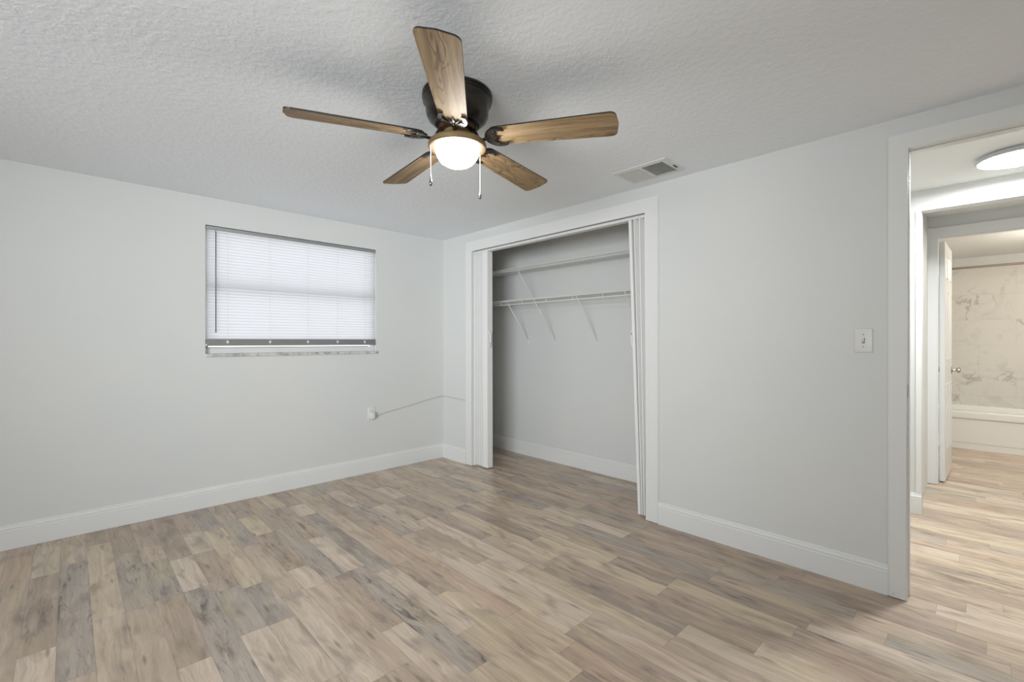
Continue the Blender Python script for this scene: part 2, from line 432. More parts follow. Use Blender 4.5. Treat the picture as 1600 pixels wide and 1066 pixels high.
build_floor(XL-0.1, XT+0.1, -2.0, YW)

# ------------------------------------------------------------------ walls and ceilings
def struct(name, boxes, m, parent=None, bevel=0.0):
    bm = bmesh.new()
    for a, b in boxes: box(bm, a, b, bevel)
    o = link(name, bm, m, parent)
    if parent is None: tag(o, kind='structure')
    return o

WX0, WX1, WZ0, WZ1 = 0.705, 2.035, 1.085, 2.04
struct('wall_back', [((XL-WT, YW, 0), (WX0, YW+0.10, H)), ((WX1, YW, 0), (XB+WT, YW+0.10, H)),
                     ((WX0, YW, 0), (WX1, YW+0.10, WZ0)), ((WX0, YW, WZ1), (WX1, YW+0.10, H))], M_wall)
JB = 0.015
struct('wall_right', [((XC, CY1+JB, 0), (XC+WT, YW, H)), ((XC, DY1+JB, 0), (XC+WT, CY0-JB, H)), ((XC, YF-WT, 0), (XC+WT, DY0-JB, H)),
                      ((XC, CY0-JB, CZ+JB), (XC+WT, CY1+JB, H)), ((XC, DY0-JB, DZ+JB), (XC+WT, DY1+JB, H))], M_wall)
# walls behind the camera; the left one has an added opening for the fill light
SY0, SY1, SZ0, SZ1 = -1.5, 1.3, 0.45, 2.1
struct('wall_left', [((XL-WT, YF-WT, 0), (XL, SY0, H)), ((XL-WT, SY1, 0), (XL, YW, H)), ((XL-WT, SY0, 0), (XL, SY1, SZ0)), ((XL-WT, SY0, SZ1), (XL, SY1, H))], M_wall)
struct('wall_front', [((XL, YF-WT, 0), (XC, YF, H))], M_wall)
struct('ceiling', [((XL-WT, YF-WT, H), (XC, YW+0.10, H+0.1))], M_ceil)
# closet
struct('wall_closet_back', [((XB, 1.2, 0), (XB+WT, YW, H))], M_wall)
struct('wall_closet_side', [((XC+WT, 1.09, 0), (XB+WT, 1.2, H))], M_wall)
struct('ceiling_closet', [((XC, 1.09, H), (XB+WT, YW+0.10, H+0.1))], M_ceil_smooth)
# hall
struct('wall_hall_far', [((XH, 0.312, 0), (XH+0.1, 1.3, H)), ((XH, -2.0, 2.098), (XH+0.1, 0.312, H)), ((XH, -2.0, 0), (XH+0.1, -0.75, 2.098))], M_wall)
struct('wall_hall_end', [((XC+WT, 1.0, 0), (XH, 1.09, H)), ((XC+WT, -2.0, 0), (XH, -1.9, H))], M_wall)
struct('ceiling_hall', [((XC, -2.0, H), (XH, 1.09, H+0.1)), ((XH, -2.0, H), (XV, 1.3, H+0.1))], M_ceil_smooth)
# passage and bathroom
struct('wall_passage_side', [((XH+0.1, 0.345, 0), (XV, 0.445, H)), ((XH+0.1, -0.85, 0), (XV, -0.75, H))], M_wall)
struct('wall_bathroom_door', [((XV, 0.292+JB, 0), (XV+WT, 0.8, H)), ((XV, -1.5, 0), (XV+WT, -0.42-JB, H)), ((XV, -0.42-JB, 2.068+JB), (XV+WT, 0.292+JB, H))], M_wall)
struct('wall_bathroom_side', [((XV+WT, 0.7, 0), (XT, 0.8, H)), ((XV+WT, -1.5, 0), (XT, -1.4, H))], M_wall)
struct('wall_bathroom_far', [((XT, -1.5, 0), (XT+0.1, 0.8, H))], M_wall)
struct('ceiling_bathroom', [((XV+WT, -1.5, H-0.02), (XT+0.1, 0.8, H+0.1))], M_ceil_smooth)
struct('wall_tile_surround', [((XT-0.012, -1.4, 0.40), (XT, 0.7, 2.09))], M_tile)

# ------------------------------------------------------------------ baseboards
BP = [(0, 0), (0.015, 0), (0.015, 0.108), (0.0125, 0.112), (0.0125, 0.115), (0.0145, 0.119), (0.0115, 0.126), (0.0075, 0.131), (0.0075, 0.137), (0.005, 0.141), (0, 0.142)]
def baseboard(name, a, b, nrm):
    bm = bmesh.new(); a = Vector((*a, 0.001)); b = Vector((*b, 0.001))
    prism(bm, BP, a, nrm, (0, 0, 1), b - a)
    return tag(link(name, bm, M_trim), kind='structure')
CW = 0.09   # closet casing width
baseboard('baseboard_back', (XL, YW), (XC, YW), (0, -1, 0))
baseboard('baseboard_right', (XC, DY1+0.067), (XC, CY0-CW), (-1, 0, 0))
baseboard('baseboard_corner', (XC, CY1+CW), (XC, YW), (-1, 0, 0))
baseboard('baseboard_closet_back', (XB, 1.2), (XB, YW), (-1, 0, 0))
baseboard('baseboard_closet_left', (XC+WT, YW), (XB, YW), (0, -1, 0))
baseboard('baseboard_closet_side', (XC+WT, 1.2), (XB, 1.2), (0, 1, 0))
baseboard('baseboard_hall', (XH, 0.312), (XH, 1.0), (-1, 0, 0))
baseboard('baseboard_left', (XL, YF), (XL, YW), (1, 0, 0))
baseboard('baseboard_front', (XL, YF), (XC, YF), (0, 1, 0))

# ------------------------------------------------------------------ door trims
def casing(name, x, y0, y1, z, w, out, th, m, jx0, jx1, stop=None):
    """flat boards round an opening in a wall of constant x; out = -1 or 1 side they stand on"""
    bm = bmesh.new()
    xa, xb = x, x + out*th
    rv = 0.002
    U = [(y0-w, 0.004), (y0+rv, 0.004), (y0+rv, z-rv), (y1-rv, z-rv), (y1-rv, 0.004), (y1+w, 0.004), (y1+w, z+w), (y0-w, z+w)]
    fs = prism(bm, U, (xa, 0, 0), (0, 1, 0), (0, 0, 1), (out*th, 0, 0))
    es = [e for e in fs[1].edges if max(v.co.z for v in e.verts) > 0.01]
    bmesh.ops.bevel(bm, geom=es, offset=0.0045, segments=3, affect='EDGES')
    # jamb boards
    box(bm, (jx0, y1, 0.002), (jx1, y1+JB, z+JB), 0.001, 1)
    box(bm, (jx0, y0-JB, 0.002), (jx1, y0, z+JB), 0.001, 1)
    box(bm, (jx0, y0, z), (jx1, y1, z+JB), 0.001, 1)
    if stop:
        s0, s1, d = stop
        box(bm, (s0, y1-d, 0.002), (s1, y1, z), 0.002, 2)
        box(bm, (s0, y0, 0.002), (s1, y0+d, z), 0.002, 2)
        box(bm, (s0, y0+d, z-d), (s1, y1-d, z), 0.002, 2)
    return tag(link(name, bm, m), kind='structure')
trim1 = casing('trim_1', XC, CY0, CY1, CZ, CW, -1, 0.014, M_trim, XC, XC+WT)
bm = bmesh.new()   # accordion door track under the head of the closet opening
prism(bm, [(-0.024, 0), (0.024, 0), (0.024, -0.019), (0.006, -0.019), (0.006, -0.014), (-0.006, -0.014), (-0.006, -0.019), (-0.024, -0.019)],
      (XC+0.045, CY0+0.001, CZ-0.007), (1, 0, 0), (0, 0, 1), (0, CY1-CY0-0.002, 0))
box(bm, (XC+0.04, CY0+0.001, CZ-0.0072), (XC+0.05, CY1-0.001, CZ))
link('door_track', bm, M_trim, trim1)
trim2 = casing('trim_2', XC, DY0, DY1, DZ, 0.067, -1, 0.018, M_casing, XC, XC+WT, (XC+0.05, XC+0.085, 0.005))
bm = bmesh.new()   # strike plate bent round the jamb edge
prism(bm, [(0, 0), (0.030, 0), (0.030, -0.0015), (-0.004, -0.0015), (-0.013, 0.0025), (-0.020, 0.008), (-0.0205, 0.0098), (-0.0115, 0.0045), (-0.003, 0.0008)],
      (XC+0.004, DY1-0.0005, 0.935), (1, 0, 0), (0, 1, 0), (0, 0, 0.062))
tag(link('strike_plate', bm, M_steel, trim2), label='dull metal latch strike plate')
# trims of the hall far side
bm = bmesh.new()
box(bm, (XH-0.005, 0.313, 0.142), (XH, 0.343, 2.097), 0.0015, 1)
tag(link('trim_3', bm, M_trim), kind='structure')
trim4 = casing('trim_4', XV, -0.42, 0.292, 2.068, 0.08, -1, 0.015, M_trim, XV, XV+WT, (XV+0.01, XV+0.06, 0.011))

# ------------------------------------------------------------------ bathroom door, opened into the bathroom
d1 = empty('door_1', (XV+0.095, 0.279, 0.012), R(-1.6)); tag(d1, kind='structure')
DWD, DHT, DTH = 0.64, 2.03, 0.035
bm = bmesh.new(); box(bm, (0.002, -DTH, 0), (DWD, 0, DHT), 0.0015, 1)
link('door_leaf', bm, M_trim, d1)
for (xa, xb) in ((0.10, 0.29), (0.35, 0.54)):
    for (za, zb) in ((0.25, 0.82), (1.02, 1.62), (1.72, 1.92)):
        for yy, sgn in ((-DTH, -1), (0, 1)):
            bm = bmesh.new()
            q = 0.022
            vo = [bm.verts.new((x, yy, z)) for x, z in ((xa, za), (xb, za), (xb, zb), (xa, zb))]
            vm = [bm.verts.new((x, yy+sgn*0.006, z)) for x, z in ((xa+q*0.5, za+q*0.5), (xb-q*0.5, za+q*0.5), (xb-q*0.5, zb-q*0.5), (xa+q*0.5, zb-q*0.5))]
            vi = [bm.verts.new((x, yy+sgn*0.002, z)) for x, z in ((xa+q, za+q), (xb-q, za+q), (xb-q, zb-q), (xa+q, zb-q))]
            for A, B in ((vo, vm), (vm, vi)):
                for i in range(4): bm.faces.new((A[i], A[(i+1) % 4], B[(i+1) % 4], B[i]))
            bm.faces.new(vi); bm.faces.new(vo[::-1])
            link('raised_panel', bm, M_trim, d1)
for hz in (0.30, 1.74):
    bm = bmesh.new()
    box(bm, (0.0, -0.031, hz), (0.0025, -0.002, hz+0.09), 0.0008, 1)
    tube(bm, [(-0.002, 0.003, hz-0.003), (-0.002, 0.003, hz+0.093)], 0.005, 10)
    link('hinge', bm, M_trim, d1)
for sgn, y0 in ((-1, -DTH), (1, 0)):
    bm = bmesh.new()
    prof = [(0.0, 0.0), (0.032, 0.0), (0.032, 0.004), (0.026, 0.009), (0.012, 0.012), (0.010, 0.030), (0.014, 0.034), (0.024, 0.038), (0.026, 0.048), (0.024, 0.058), (0.016, 0.062), (0, 0.063)]
    lathe(bm, prof, n=28)
    bmesh.ops.rotate(bm, verts=bm.verts[:], cent=(0, 0, 0), matrix=Matrix.Rotation(R(90 if sgn < 0 else -90), 3, 'X'))
    bmesh.ops.translate(bm, verts=bm.verts[:], vec=(DWD-0.06, y0, 0.92))
    tag(link('door_knob', bm, M_chrome, d1, True, 40), label='brushed nickel door knob')

# ------------------------------------------------------------------ window in the back wall
win = empty('window_1', (0, 0, 0)); tag(win, kind='structure')
FY = YW + 0.046
bm = bmesh.new()
f = 0.024
box(bm, (WX0, FY, WZ0+0.02), (WX0+f, FY+0.05, WZ1), 0.003); box(bm, (WX1-f, FY, WZ0+0.02), (WX1, FY+0.05, WZ1), 0.003)
box(bm, (WX0+f, FY, WZ1-f), (WX1-f, FY+0.05, WZ1), 0.003); box(bm, (WX0+f, FY, WZ0+0.018), (WX1-f, FY+0.05, WZ0+0.060), 0.003)
link('window_frame', bm, M_trim, win)
bm = bmesh.new(); zm = 1.60
box(bm, (WX0+f, FY+0.005, zm-0.02), (WX1-f, FY+0.045, zm+0.025), 0.003)
link('meeting_rail', bm, M_trim, win)
for z0, z1, yy in ((WZ0+0.064, zm-0.02, FY+0.018), (zm+0.025, WZ1-f, FY+0.034)):
    bm = bmesh.new(); box(bm, (WX0+f, yy, z0), (WX1-f, yy+0.004, z1)); link('pane', bm, M_glass, win)
bm = bmesh.new()   # low bottom rail of the sash with a dark glazing gasket above it
box(bm, (WX0+0.004, FY-0.012, WZ0+0.022), (WX1-0.004, FY+0.012, WZ0+0.064), 0.003)
link('sash_rail', bm, M_trim, win)
bm = bmesh.new()
box(bm, (WX0+0.02, FY-0.008, WZ0+0.0645), (WX1-0.06, FY+0.004, WZ0+0.069), 0.001)
tag(link('gasket', bm, M_slot, win), label='dark glazing gasket')
bm = bmesh.new()
box(bm, (WX0-0.001, YW-0.012, WZ0-0.001), (WX1+0.012, FY, WZ0+0.022), 0.004)
tag(link('window_sill', bm, M_stone, win), label='pale grey marble window sill')
# outside ground and a pale rendered wall opposite are only sky-lit
# added unseen window that lets the fill light in: plain frame with a mullion
def added_window(name, c, w, h, axis):
    e = empty(name, c); tag(e, kind='structure')
    bm = bmesh.new(); t_ = 0.05; d = 0.03
    def bx(u0, u1, z0, z1):
        if axis == 'y': box(bm, (-d, u0, z0), (d, u1, z1), 0.003)
        else: box(bm, (u0, -d, z0), (u1, d, z1), 0.003)
    bx(-w/2, -w/2+t_, -h/2, h/2); bx(w/2-t_, w/2, -h/2, h/2); bx(-w/2+t_, w/2-t_, -h/2, -h/2+t_); bx(-w/2+t_, w/2-t_, h/2-t_, h/2); bx(-0.02, 0.02, -h/2+t_, h/2-t_)
    link('window_frame', bm, M_trim, e)
added_window('fill_window', (XL-0.05, (SY0+SY1)/2, (SZ0+SZ1)/2), SY1-SY0, SZ1-SZ0, 'y')

# ------------------------------------------------------------------ mini blind
bl = empty('window_blind', (WX0, YW, 0))
tag(bl, 'closed white slatted mini blind with grey tilt wand covering the back wall window', 'window blind')
BW = WX1 - WX0
bm = bmesh.new()
box(bm, (0.006, 0.004, WZ1-0.029), (BW-0.006, 0.030, WZ1-0.004), 0.002)
tag(link('headrail', bm, M_alu, bl), label='grey metal headrail')
bm = bmesh.new()
pitch = 0.0223; z = 2.005; nsl = 0
while z > 1.215:
    # a slightly crowned slat, nearly closed
    tilt = R(75); cw = 0.0290
    prof = []
    for i in range(5):
        s = (i/4-0.5)*cw; b = 0.0016*(1-(2*i/4-1)**2)
        yy = s*math.cos(tilt) - b*math.sin(tilt); zz = s*math.sin(tilt) + b*math.cos(tilt)
        prof.append((yy, zz))
    A = [bm.verts.new((0.005, 0.017+p[0], z+p[1])) for p in prof]
    B = [bm.verts.new((BW-0.005, 0.017+p[0], z+p[1])) for p in prof]
    for i in range(4): bm.faces.new((A[i], B[i], B[i+1], A[i+1]))
    z -= pitch; nsl += 1
link('slats', bm, M_slat, bl, True)
bm = bmesh.new()
box(bm, (0.004, 0.004, 1.164), (BW-0.004, 0.030, 1.182), 0.003)  # grey colour stands in for the rail and stacked slats not being backlit
for k in range(4): box(bm, (0.004, 0.006, 1.1815+k*0.0085), (BW-0.004, 0.029, 1.1815+(k+1)*0.0085), 0.0012, 1)
tag(link('bottom_rail', bm, M_alu, bl), label='bottom rail coloured grey for its lack of backlight')
for cx in (0.14, 0.43, 0.72, 0.97, 1.22):
    bm = bmesh.new()
    wire(bm, (cx, 0.003, 1.165), (cx, 0.003, WZ1-0.028), 0.0006, 5)
    wire(bm, (cx+0.006, 0.033, 1.165), (cx+0.006, 0.033, WZ1-0.028), 0.0009, 5)
    box(bm, (cx-0.008, 0.002, 1.183), (cx+0.008, 0.006, 1.202), 0.001, 1)
    link('ladder_cord', bm, M_plastic, bl)
bm = bmesh.new()
tube(bm, [(0.063, -0.006, 2.0), (0.063, -0.007, 1.262)], 0.0042, 6)
tube(bm, [(0.063, 0.006, 2.008), (0.063, -0.006, 2.012), (0.063, -0.006, 1.998)], 0.0022, 6)
tag(link('tilt_wand', bm, mat('smoky_wand', lin(104, 107, 110), 0.3), bl), label='dark grey plastic tilt wand')

# ------------------------------------------------------------------ ceiling fan
FC = Vector((1.1798, 1.5541, 0))
fan = empty('ceiling_fan', (FC.x, FC.y, H))
tag(fan, 'dark bronze hugger ceiling fan with five oak blades and a lit frosted bowl', 'ceiling fan')
def fz(z): return z - H
bm = bmesh.new()
lathe(bm, [(0, 0), (0.146, 0), (0.147, -0.006), (0.147, -0.010), (0.1425, -0.012), (0.1425, -0.015), (0.147, -0.017), (0.147, -0.022), (0.142, -0.024), (0.142, -0.027), (0.1455, -0.029),
           (0.144, -0.036), (0.136, -0.046), (0.131, -0.056), (0.1315, -0.074), (0.130, -0.088), (0.122, -0.104), (0.108, -0.118), (0.096, -0.124), (0.094, -0.128), (0.080, -0.131), (0, -0.131)], n=64)
link('motor_housing', bm, M_bronze, fan, True, 35)
v0 = None     # raised black strips standing in for the shade inside the housing's vent slots
for i in range(10):
    if v0 is None:
        bm = bmesh.new(); pts = []
        for k in range(7):
            q = (k/6-0.5)*0.34
            pts.append((0.1208*math.cos(q), 0.1208*math.sin(q), -0.1045 + 0.004*math.sin(PI*k/6)))
        tube(bm, pts, [0.0005, 0.0028, 0.0036, 0.0036, 0.0036, 0.0028, 0.0005], 6)
        v0 = link('slot_shade_strip', bm, M_black, fan, True); vs_ = v0
    else:
        vs_ = v0.copy(); COL.objects.link(vs_); vs_.parent = fan
    vs_.rotation_euler = (0, 0, 2*PI*i/10 + 0.2)
bm = bmesh.new()
lathe(bm, [(0, -0.131), (0.074, -0.131), (0.076, -0.136), (0.074, -0.152), (0.066, -0.157), (0, -0.157)], n=40)
for i in range(20):
    a = 2*PI*i/20
    box_c = Vector((0.0755*math.cos(a), 0.0755*math.sin(a), -0.144))
    tube(bm, [box_c + Vector((0, 0, 0.005)), box_c + Vector((0, 0, -0.005))], 0.003, 6)
tag(link('rotor', bm, mat('rotor_bronze', lin(84, 60, 42), 0.4, 0.5), fan, True, 35), label='reddish bronze blade hub')
bm = bmesh.new()
lathe(bm, [(0, -0.157), (0.056, -0.157), (0.059, -0.163), (0.060, -0.178), (0.064, -0.184), (0.085, -0.189), (0.106, -0.196), (0.1175, -0.204), (0.1215, -0.210), (0.1225, -0.214), (0.1225, -0.225),
           (0.119, -0.2285)], n=64)
lathe(bm, [(0.119, -0.2285), (0.115, -0.2290), (0.0945, -0.2275), (0.0935, -0.2265), (0, -0.2265)], n=64, mi=1)  # underside coloured darker to offset the strong light of the bowl
tag(link('light_fitter', bm, [M_fitter_glow, mat('fitter_underside_dimmed', lin(66, 50, 34), 0.7, 0.0, 0.2)], fan, True, 35), label='bronze light fitter pan tinted lighter for the bowl glow')
bm = bmesh.new()
prof = [(0.093, -0.2268)]
for i in range(1, 13):
    a = i/12*PI/2
    prof.append((0.093*math.cos(a)**0.8 if i < 12 else 0.0, -0.2268 - 0.078*math.sin(a)))
lathe(bm, prof, n=56)
tag(link('glass_bowl', bm, M_glow, fan, True), label='glowing frosted glass bowl')

def blade_outline():
    pts = []
    r0, r1 = 0.140, 0.66; hw0, hw1 = 0.054, 0.0703; rc = 0.026
    # tip edge, slightly bowed, rounded corners
    def w(r): return hw0 + (hw1-hw0)*min(1, max(0, (r-r0)/(r1-rc-r0)))**0.9
    N = 12
    for i in range(N+1):
        r = r0 + 0.04 + (r1-rc-r0-0.04)*i/N
        pts.append((r, w(r)))
    for i in range(1, 7):
        a = PI/2*(1-i/6)
        pts.append((r1-rc+rc*math.cos(a)-0.006*0, hw1-rc+rc*math.sin(a)))
    up = list(pts)
    tipmid = [(r1+0.006, 0.0)]
    low = [(x, -y) for x, y in up[::-1]]
    root = []
    for i in range(1, 12):
        a = -PI/2 - PI*i/12
        root.append((r0+0.04+0.04*math.cos(a), w(r0+0.04)*math.sin(a)))
    return up + tipmid + low + root
BO = blade_outline()
def blade_bm():
    bm = bmesh.new()
    th = 0.0055
    lo = [bm.verts.new((x, y, -th/2)) for x, y in BO]
    hi = [bm.verts.new((x, y, th/2)) for x, y in BO]
    f0 = bm.faces.new(lo[::-1]); f0.material_index = 0
    f1 = bm.faces.new(hi); f1.material_index = 1
    n = len(BO)
    for i in range(n):
        bm.faces.new((lo[i], lo[(i+1) % n], hi[(i+1) % n], hi[i])).material_index = 1
    return bm
def iron_bm():
    """cast blade iron: crescent plate with horns and a small leaf, and an S-curved arm from the hub"""
    bm = bmesh.new()
    out, inn = [], []
    for i in range(25):
        a = R(-112 + 224*i/24)
        out.append((0.186 - 0.060*math.cos(a)*(1.0 if abs(a) < PI/2 else 1.25), 0.0575*math.sin(a)))
    out = [(0.186 - 0.060*math.cos(a), 0.0575*math.sin(a)) for a in [R(-118+236*i/24) for i in range(25)]]
    inn = [(0.196 - 0.038*math.cos(a), 0.041*math.sin(a)) for a in [R(122-244*i/24) for i in range(25)]]
    z0, z1 = -0.0115, -0.0035
    top, bot = [], []
    for ring, arr in ((out, 0), (inn, 1)): pass
    ov0 = [bm.verts.new((x, y, z0)) for x, y in out]; ov1 = [bm.verts.new((x, y, z1)) for x, y in out]
    iv0 = [bm.verts.new((x, y, z0)) for x, y in inn[::-1]]; iv1 = [bm.verts.new((x, y, z1)) for x, y in inn[::-1]]
    for i in range(24):
        bm.faces.new((ov0[i], ov0[i+1], iv0[i+1], iv0[i])); bm.faces.new((ov1[i], iv1[i], iv1[i+1], ov1[i+1]))
        bm.faces.new((ov0[i], ov1[i], ov1[i+1], ov0[i+1])); bm.faces.new((iv0[i], iv0[i+1], iv1[i+1], iv1[i]))
    bm.faces.new((ov0[0], iv0[0], iv1[0], ov1[0])); bm.faces.new((ov0[-1], ov1[-1], iv1[-1], iv0[-1]))
    # three-lobed leaf inside the crescent
    for ang, ln in ((0, 0.046), (38, 0.038), (-38, 0.038)):
        a = R(ang); n = 7
        pts = [(0.150+ln*s/6*math.cos(a), ln*s/6*math.sin(a), -0.0075) for s in range(n)]
        tube(bm, pts, [0.004, 0.007, 0.0085, 0.008, 0.006, 0.004, 0.001], 8, flat=0.5)
    for sx, sy in ((0.176, 0.040), (0.176, -0.040), (0.152, 0)):
        lathe(bm, [(0, -0.0155), (0.004, -0.0145), (0.0052, -0.0115)], (sx, sy, 0), 10)
    return bm
def arm_bm():
    bm = bmesh.new()
    pts = [(0.060, 0, 0.038), (0.074, 0, 0.033), (0.084, 0, 0.018), (0.093, 0, 0.000), (0.104, 0, -0.010), (0.118, 0, -0.0125), (0.132, 0, -0.010), (0.146, 0, -0.008)]
    tube(bm, pts, [0.010, 0.0095, 0.009, 0.008, 0.0078, 0.008, 0.009, 0.010], 10, flat=0.72)
    return bm
PH = -60.32
DZ_ = [-0.021, -0.015, -0.006, 0.007, 0.013]
PITCH = 11.54
b0 = i0 = a0 = None
for i in range(5):
    if i == 0:
        b = link('blade', blade_bm(), [M_oak, M_bladeedge], fan)
        ir = link('blade_iron', iron_bm(), M_bronze, b, True, 40)
        ar = link('arm', arm_bm(), M_bronze, b, True, 40)
        b0, i0, a0 = b, ir, ar
    else:
        b = b0.copy(); COL.objects.link(b); b.parent = fan
        ir = i0.copy(); COL.objects.link(ir); ir.parent = b
        ar = a0.copy(); COL.objects.link(ar); ar.parent = b
    droop = math.asin(DZ_[i]/0.66)
    M = Matrix.Translation((0, 0, fz(2.0527))) @ Matrix.Rotation(R(PH + 72*i), 4, 'Z') @ Matrix.Rotation(-droop, 4, 'Y') @ Matrix.Rotation(-R(PITCH), 4, 'X')
    b.matrix_local = M
    # the arm is not pitched with the blade
    ar.matrix_local = Matrix.Rotation(R(PITCH*0.55), 4, 'X')
for (dx, dy, zt, zf, zb) in ((-0.100, 0.050, 2.018, 1.888, 1.842), (0.110, -0.0185, 2.018, 1.858, 1.818)):
    pass
def fan_local(px, dep):   # a point on the chain seen at picture column px at that depth in front of the camera
    a = R(46); s = (px-800)/716*dep
    return Vector((dep*math.cos(a)+s*math.sin(a)-FC.x, dep*math.sin(a)-s*math.cos(a)-FC.y, 0))
for (q, zf, zb) in ((fan_local(673, 1.895), 1.890, 1.840), (fan_local(750, 2.0), 1.858, 1.818)):
    bm = bmesh.new()
    z = fz(2.015); nb = 0
    while z > fz(zf):
        bmesh.ops.create_icosphere(bm, subdivisions=1, radius=0.0016, matrix=Matrix.Translation((q.x, q.y, z))); z -= 0.0046
    wire(bm, (q.x, q.y, fz(2.018)), (q.x, q.y, fz(zf)), 0.0009, 5)
    ch = link('pull_chain', bm, M_chain, fan, True)
    bm = bmesh.new(); L = zf - zb
    lathe(bm, [(0, 0), (0.0018, -0.001), (0.0022, -0.22*L), (0.0045, -0.45*L), (0.0068, -0.68*L), (0.0068, -0.80*L), (0.0045, -0.94*L), (0, -L)], (q.x, q.y, fz(zf)), 20)
    tag(link('fob', bm, M_fob, ch, True), label='chrome teardrop fob')

# ------------------------------------------------------------------ ceiling air vent
vt = empty('air_vent', (2.545, 1.437, H))
tag(vt, 'white two-way louvred air vent in the bedroom ceiling by the closet', 'air vent')
hx, hy = 0.127, 0.178
bm = bmesh.new()
fw = 0.03
def rim(bm, ox, oy, ix, iy, z0, z1):
    o0 = [bm.verts.new((sx*ox, sy*oy, -0.0005)) for sx, sy in ((-1,-1),(1,-1),(1,1),(-1,1))]
    o1 = [bm.verts.new((sx*(ox-0.004), sy*(oy-0.004), z0)) for sx, sy in ((-1,-1),(1,-1),(1,1),(-1,1))]
    i0 = [bm.verts.new((sx*ix, sy*iy, z1)) for sx, sy in ((-1,-1),(1,-1),(1,1),(-1,1))]
    i1 = [bm.verts.new((sx*ix, sy*iy, -0.001)) for sx, sy in ((-1,-1),(1,-1),(1,1),(-1,1))]
    for A, B in ((o0, o1), (o1, i0), (i0, i1)):
        for i in range(4): bm.faces.new((A[i], A[(i+1) % 4], B[(i+1) % 4], B[i]))
rim(bm, hx, hy, hx-fw, hy-fw-0.006, -0.006, -0.010)
box(bm, (-(hx-fw), -0.009, -0.0105), (hx-fw, 0.009, -0.001))
link('frame', bm, M_vent, vt)
bm = bmesh.new(); box(bm, (-(hx-fw), -(hy-fw-0.006), -0.0012), (hx-fw, hy-fw-0.006, -0.0004)); link('duct_shade_plate', bm, M_dark, vt)  # dark plate on the ceiling, coloured for the shade of a duct
for sgn in (-1, 1):
    bm = bmesh.new()
    n = 10; y0, y1 = sorted((sgn*0.012, sgn*(hy-fw-0.008)))
    for i in range(n):
        yc = y0 + (y1-y0)*(i+0.5)/n
        dy = 0.0046 if sgn > 0 else 0.0004
        s = -sgn      # bank nearer the door leans open towards the camera, the other one closes
        p = [(yc - s*dy, -0.0098), (yc + s*dy, -0.0018)] if True else None
        q = [(p[0][0], p[0][1]), (p[1][0], p[1][1]), (p[1][0]+0.0009, p[1][1]), (p[0][0]+0.0009, p[0][1])]
        prism(bm, q, (-(hx-fw), 0, 0), (0, 1, 0), (0, 0, 1), (2*(hx-fw), 0, 0))
    link('louvres', bm, M_vent, vt)
bm = bmesh.new(); box(bm, (0.0, -(hy-0.018), -0.013), (0.045, -(hy-0.013), -0.006), 0.001, 1)
tag(link('damper_lever', bm, M_black, vt), label='black damper lever')
for sy in (-1, 1):
    bm = bmesh.new(); lathe(bm, [(0, -0.0105), (0.0035, -0.0098), (0.0045, -0.007)], (-hx*0.62 if sy < 0 else hx*0.0-0.08, sy*(hy-0.013), 0), 10); link('screw', bm, M_vent, vt, True)

# ------------------------------------------------------------------ closet wire shelves
def shelf(label, z, lip, braces, rod):
    s = empty('wire_shelf', (XB, 2.55, z)); tag(s, label, 'wire shelf', 'wire shelves in the closet')
    ya, yb = 1.205-2.55, 3.905-2.55
    xf = 3.15 - XB
    bm = bmesh.new()
    y = ya + 0.01
    while y < yb:
        pts = [(-0.004, y, 0), (xf+0.004, y, 0), (xf, y, -0.004), (xf, y, -lip)]
        tube(bm, pts, 0.0018, 5); y += 0.0254
    for x, zz, r in ((xf, -0.0045, 0.0032), (xf, -lip, 0.0034), (xf*0.5, -0.004, 0.003), (-0.008, -0.004, 0.003)):
        wire(bm, (x, ya+0.002, zz), (x, yb-0.002, zz), r, 8)
    link('wire_deck', bm, M_wire, s)
    for yv in braces:
        bm = bmesh.new(); y = yv - 2.55
        tube(bm, [(xf+0.006, y, -lip+0.006), (xf-0.004, y, -lip-0.008), (-0.012, y, -0.405), (-0.006, y, -0.42)], 0.0052, 8, flat=0.6)
        box(bm, (-0.006, y-0.008, -0.438), (-0.0005, y+0.008, -0.402), 0.002, 1)
        link('brace', bm, M_wire, s)
    y = ya + 0.12
    bm = bmesh.new()
    k = 0
    while y < yb:
        bm = bmesh.new()
        box(bm, (-0.010, y-0.006, -0.012), (-0.0005, y+0.006, 0.006), 0.002, 1)
        if k < 9: link('wall_clip', bm, M_wire, s)
        else: bm.free()
        y += 0.305; k += 1
    for yy, sg in ((ya, 1), (yb, -1)):
        bm = bmesh.new()
        box(bm, (xf-0.006, yy-0.0005*sg, -lip-0.010), (xf+0.022, yy+0.012*sg, 0.006), 0.002, 1)
        link('end_bracket', bm, M_wire, s)
        bm = bmesh.new()
        box(bm, (-0.03, yy-0.0005*sg, -0.022), (-0.006, yy+0.012*sg, 0.002), 0.002, 1)
        tag(link('end_bracket', bm, M_black, s), label='small black end bracket')
    if rod:
        bm = bmesh.new()
        tube(bm, [(xf+0.004, ya+0.001, -0.046), (xf+0.004, yb-0.001, -0.046)], 0.0052, 10)
        link('hanging_rod', bm, M_wire, s)
        for yv in (3.735, 3.425, 3.120, 2.812, 2.503, 2.19, 1.88, 1.57):
            bm = bmesh.new(); y = yv - 2.55
            tube(bm, [(xf-0.001, y, -0.002), (xf-0.002, y, -0.03), (xf+0.001, y, -0.047)], 0.0045, 8)
            link('rod_support', bm, M_wire, s)
    return s
shelf('upper white wire shelf near the top of the closet with one visible brace', 1.922, 0.028, (3.175, 1.6), False)
shelf('lower white wire shelf in the closet with hanging rod along its front', 1.608, 0.012, (3.33, 2.96, 2.46, 1.98), True)

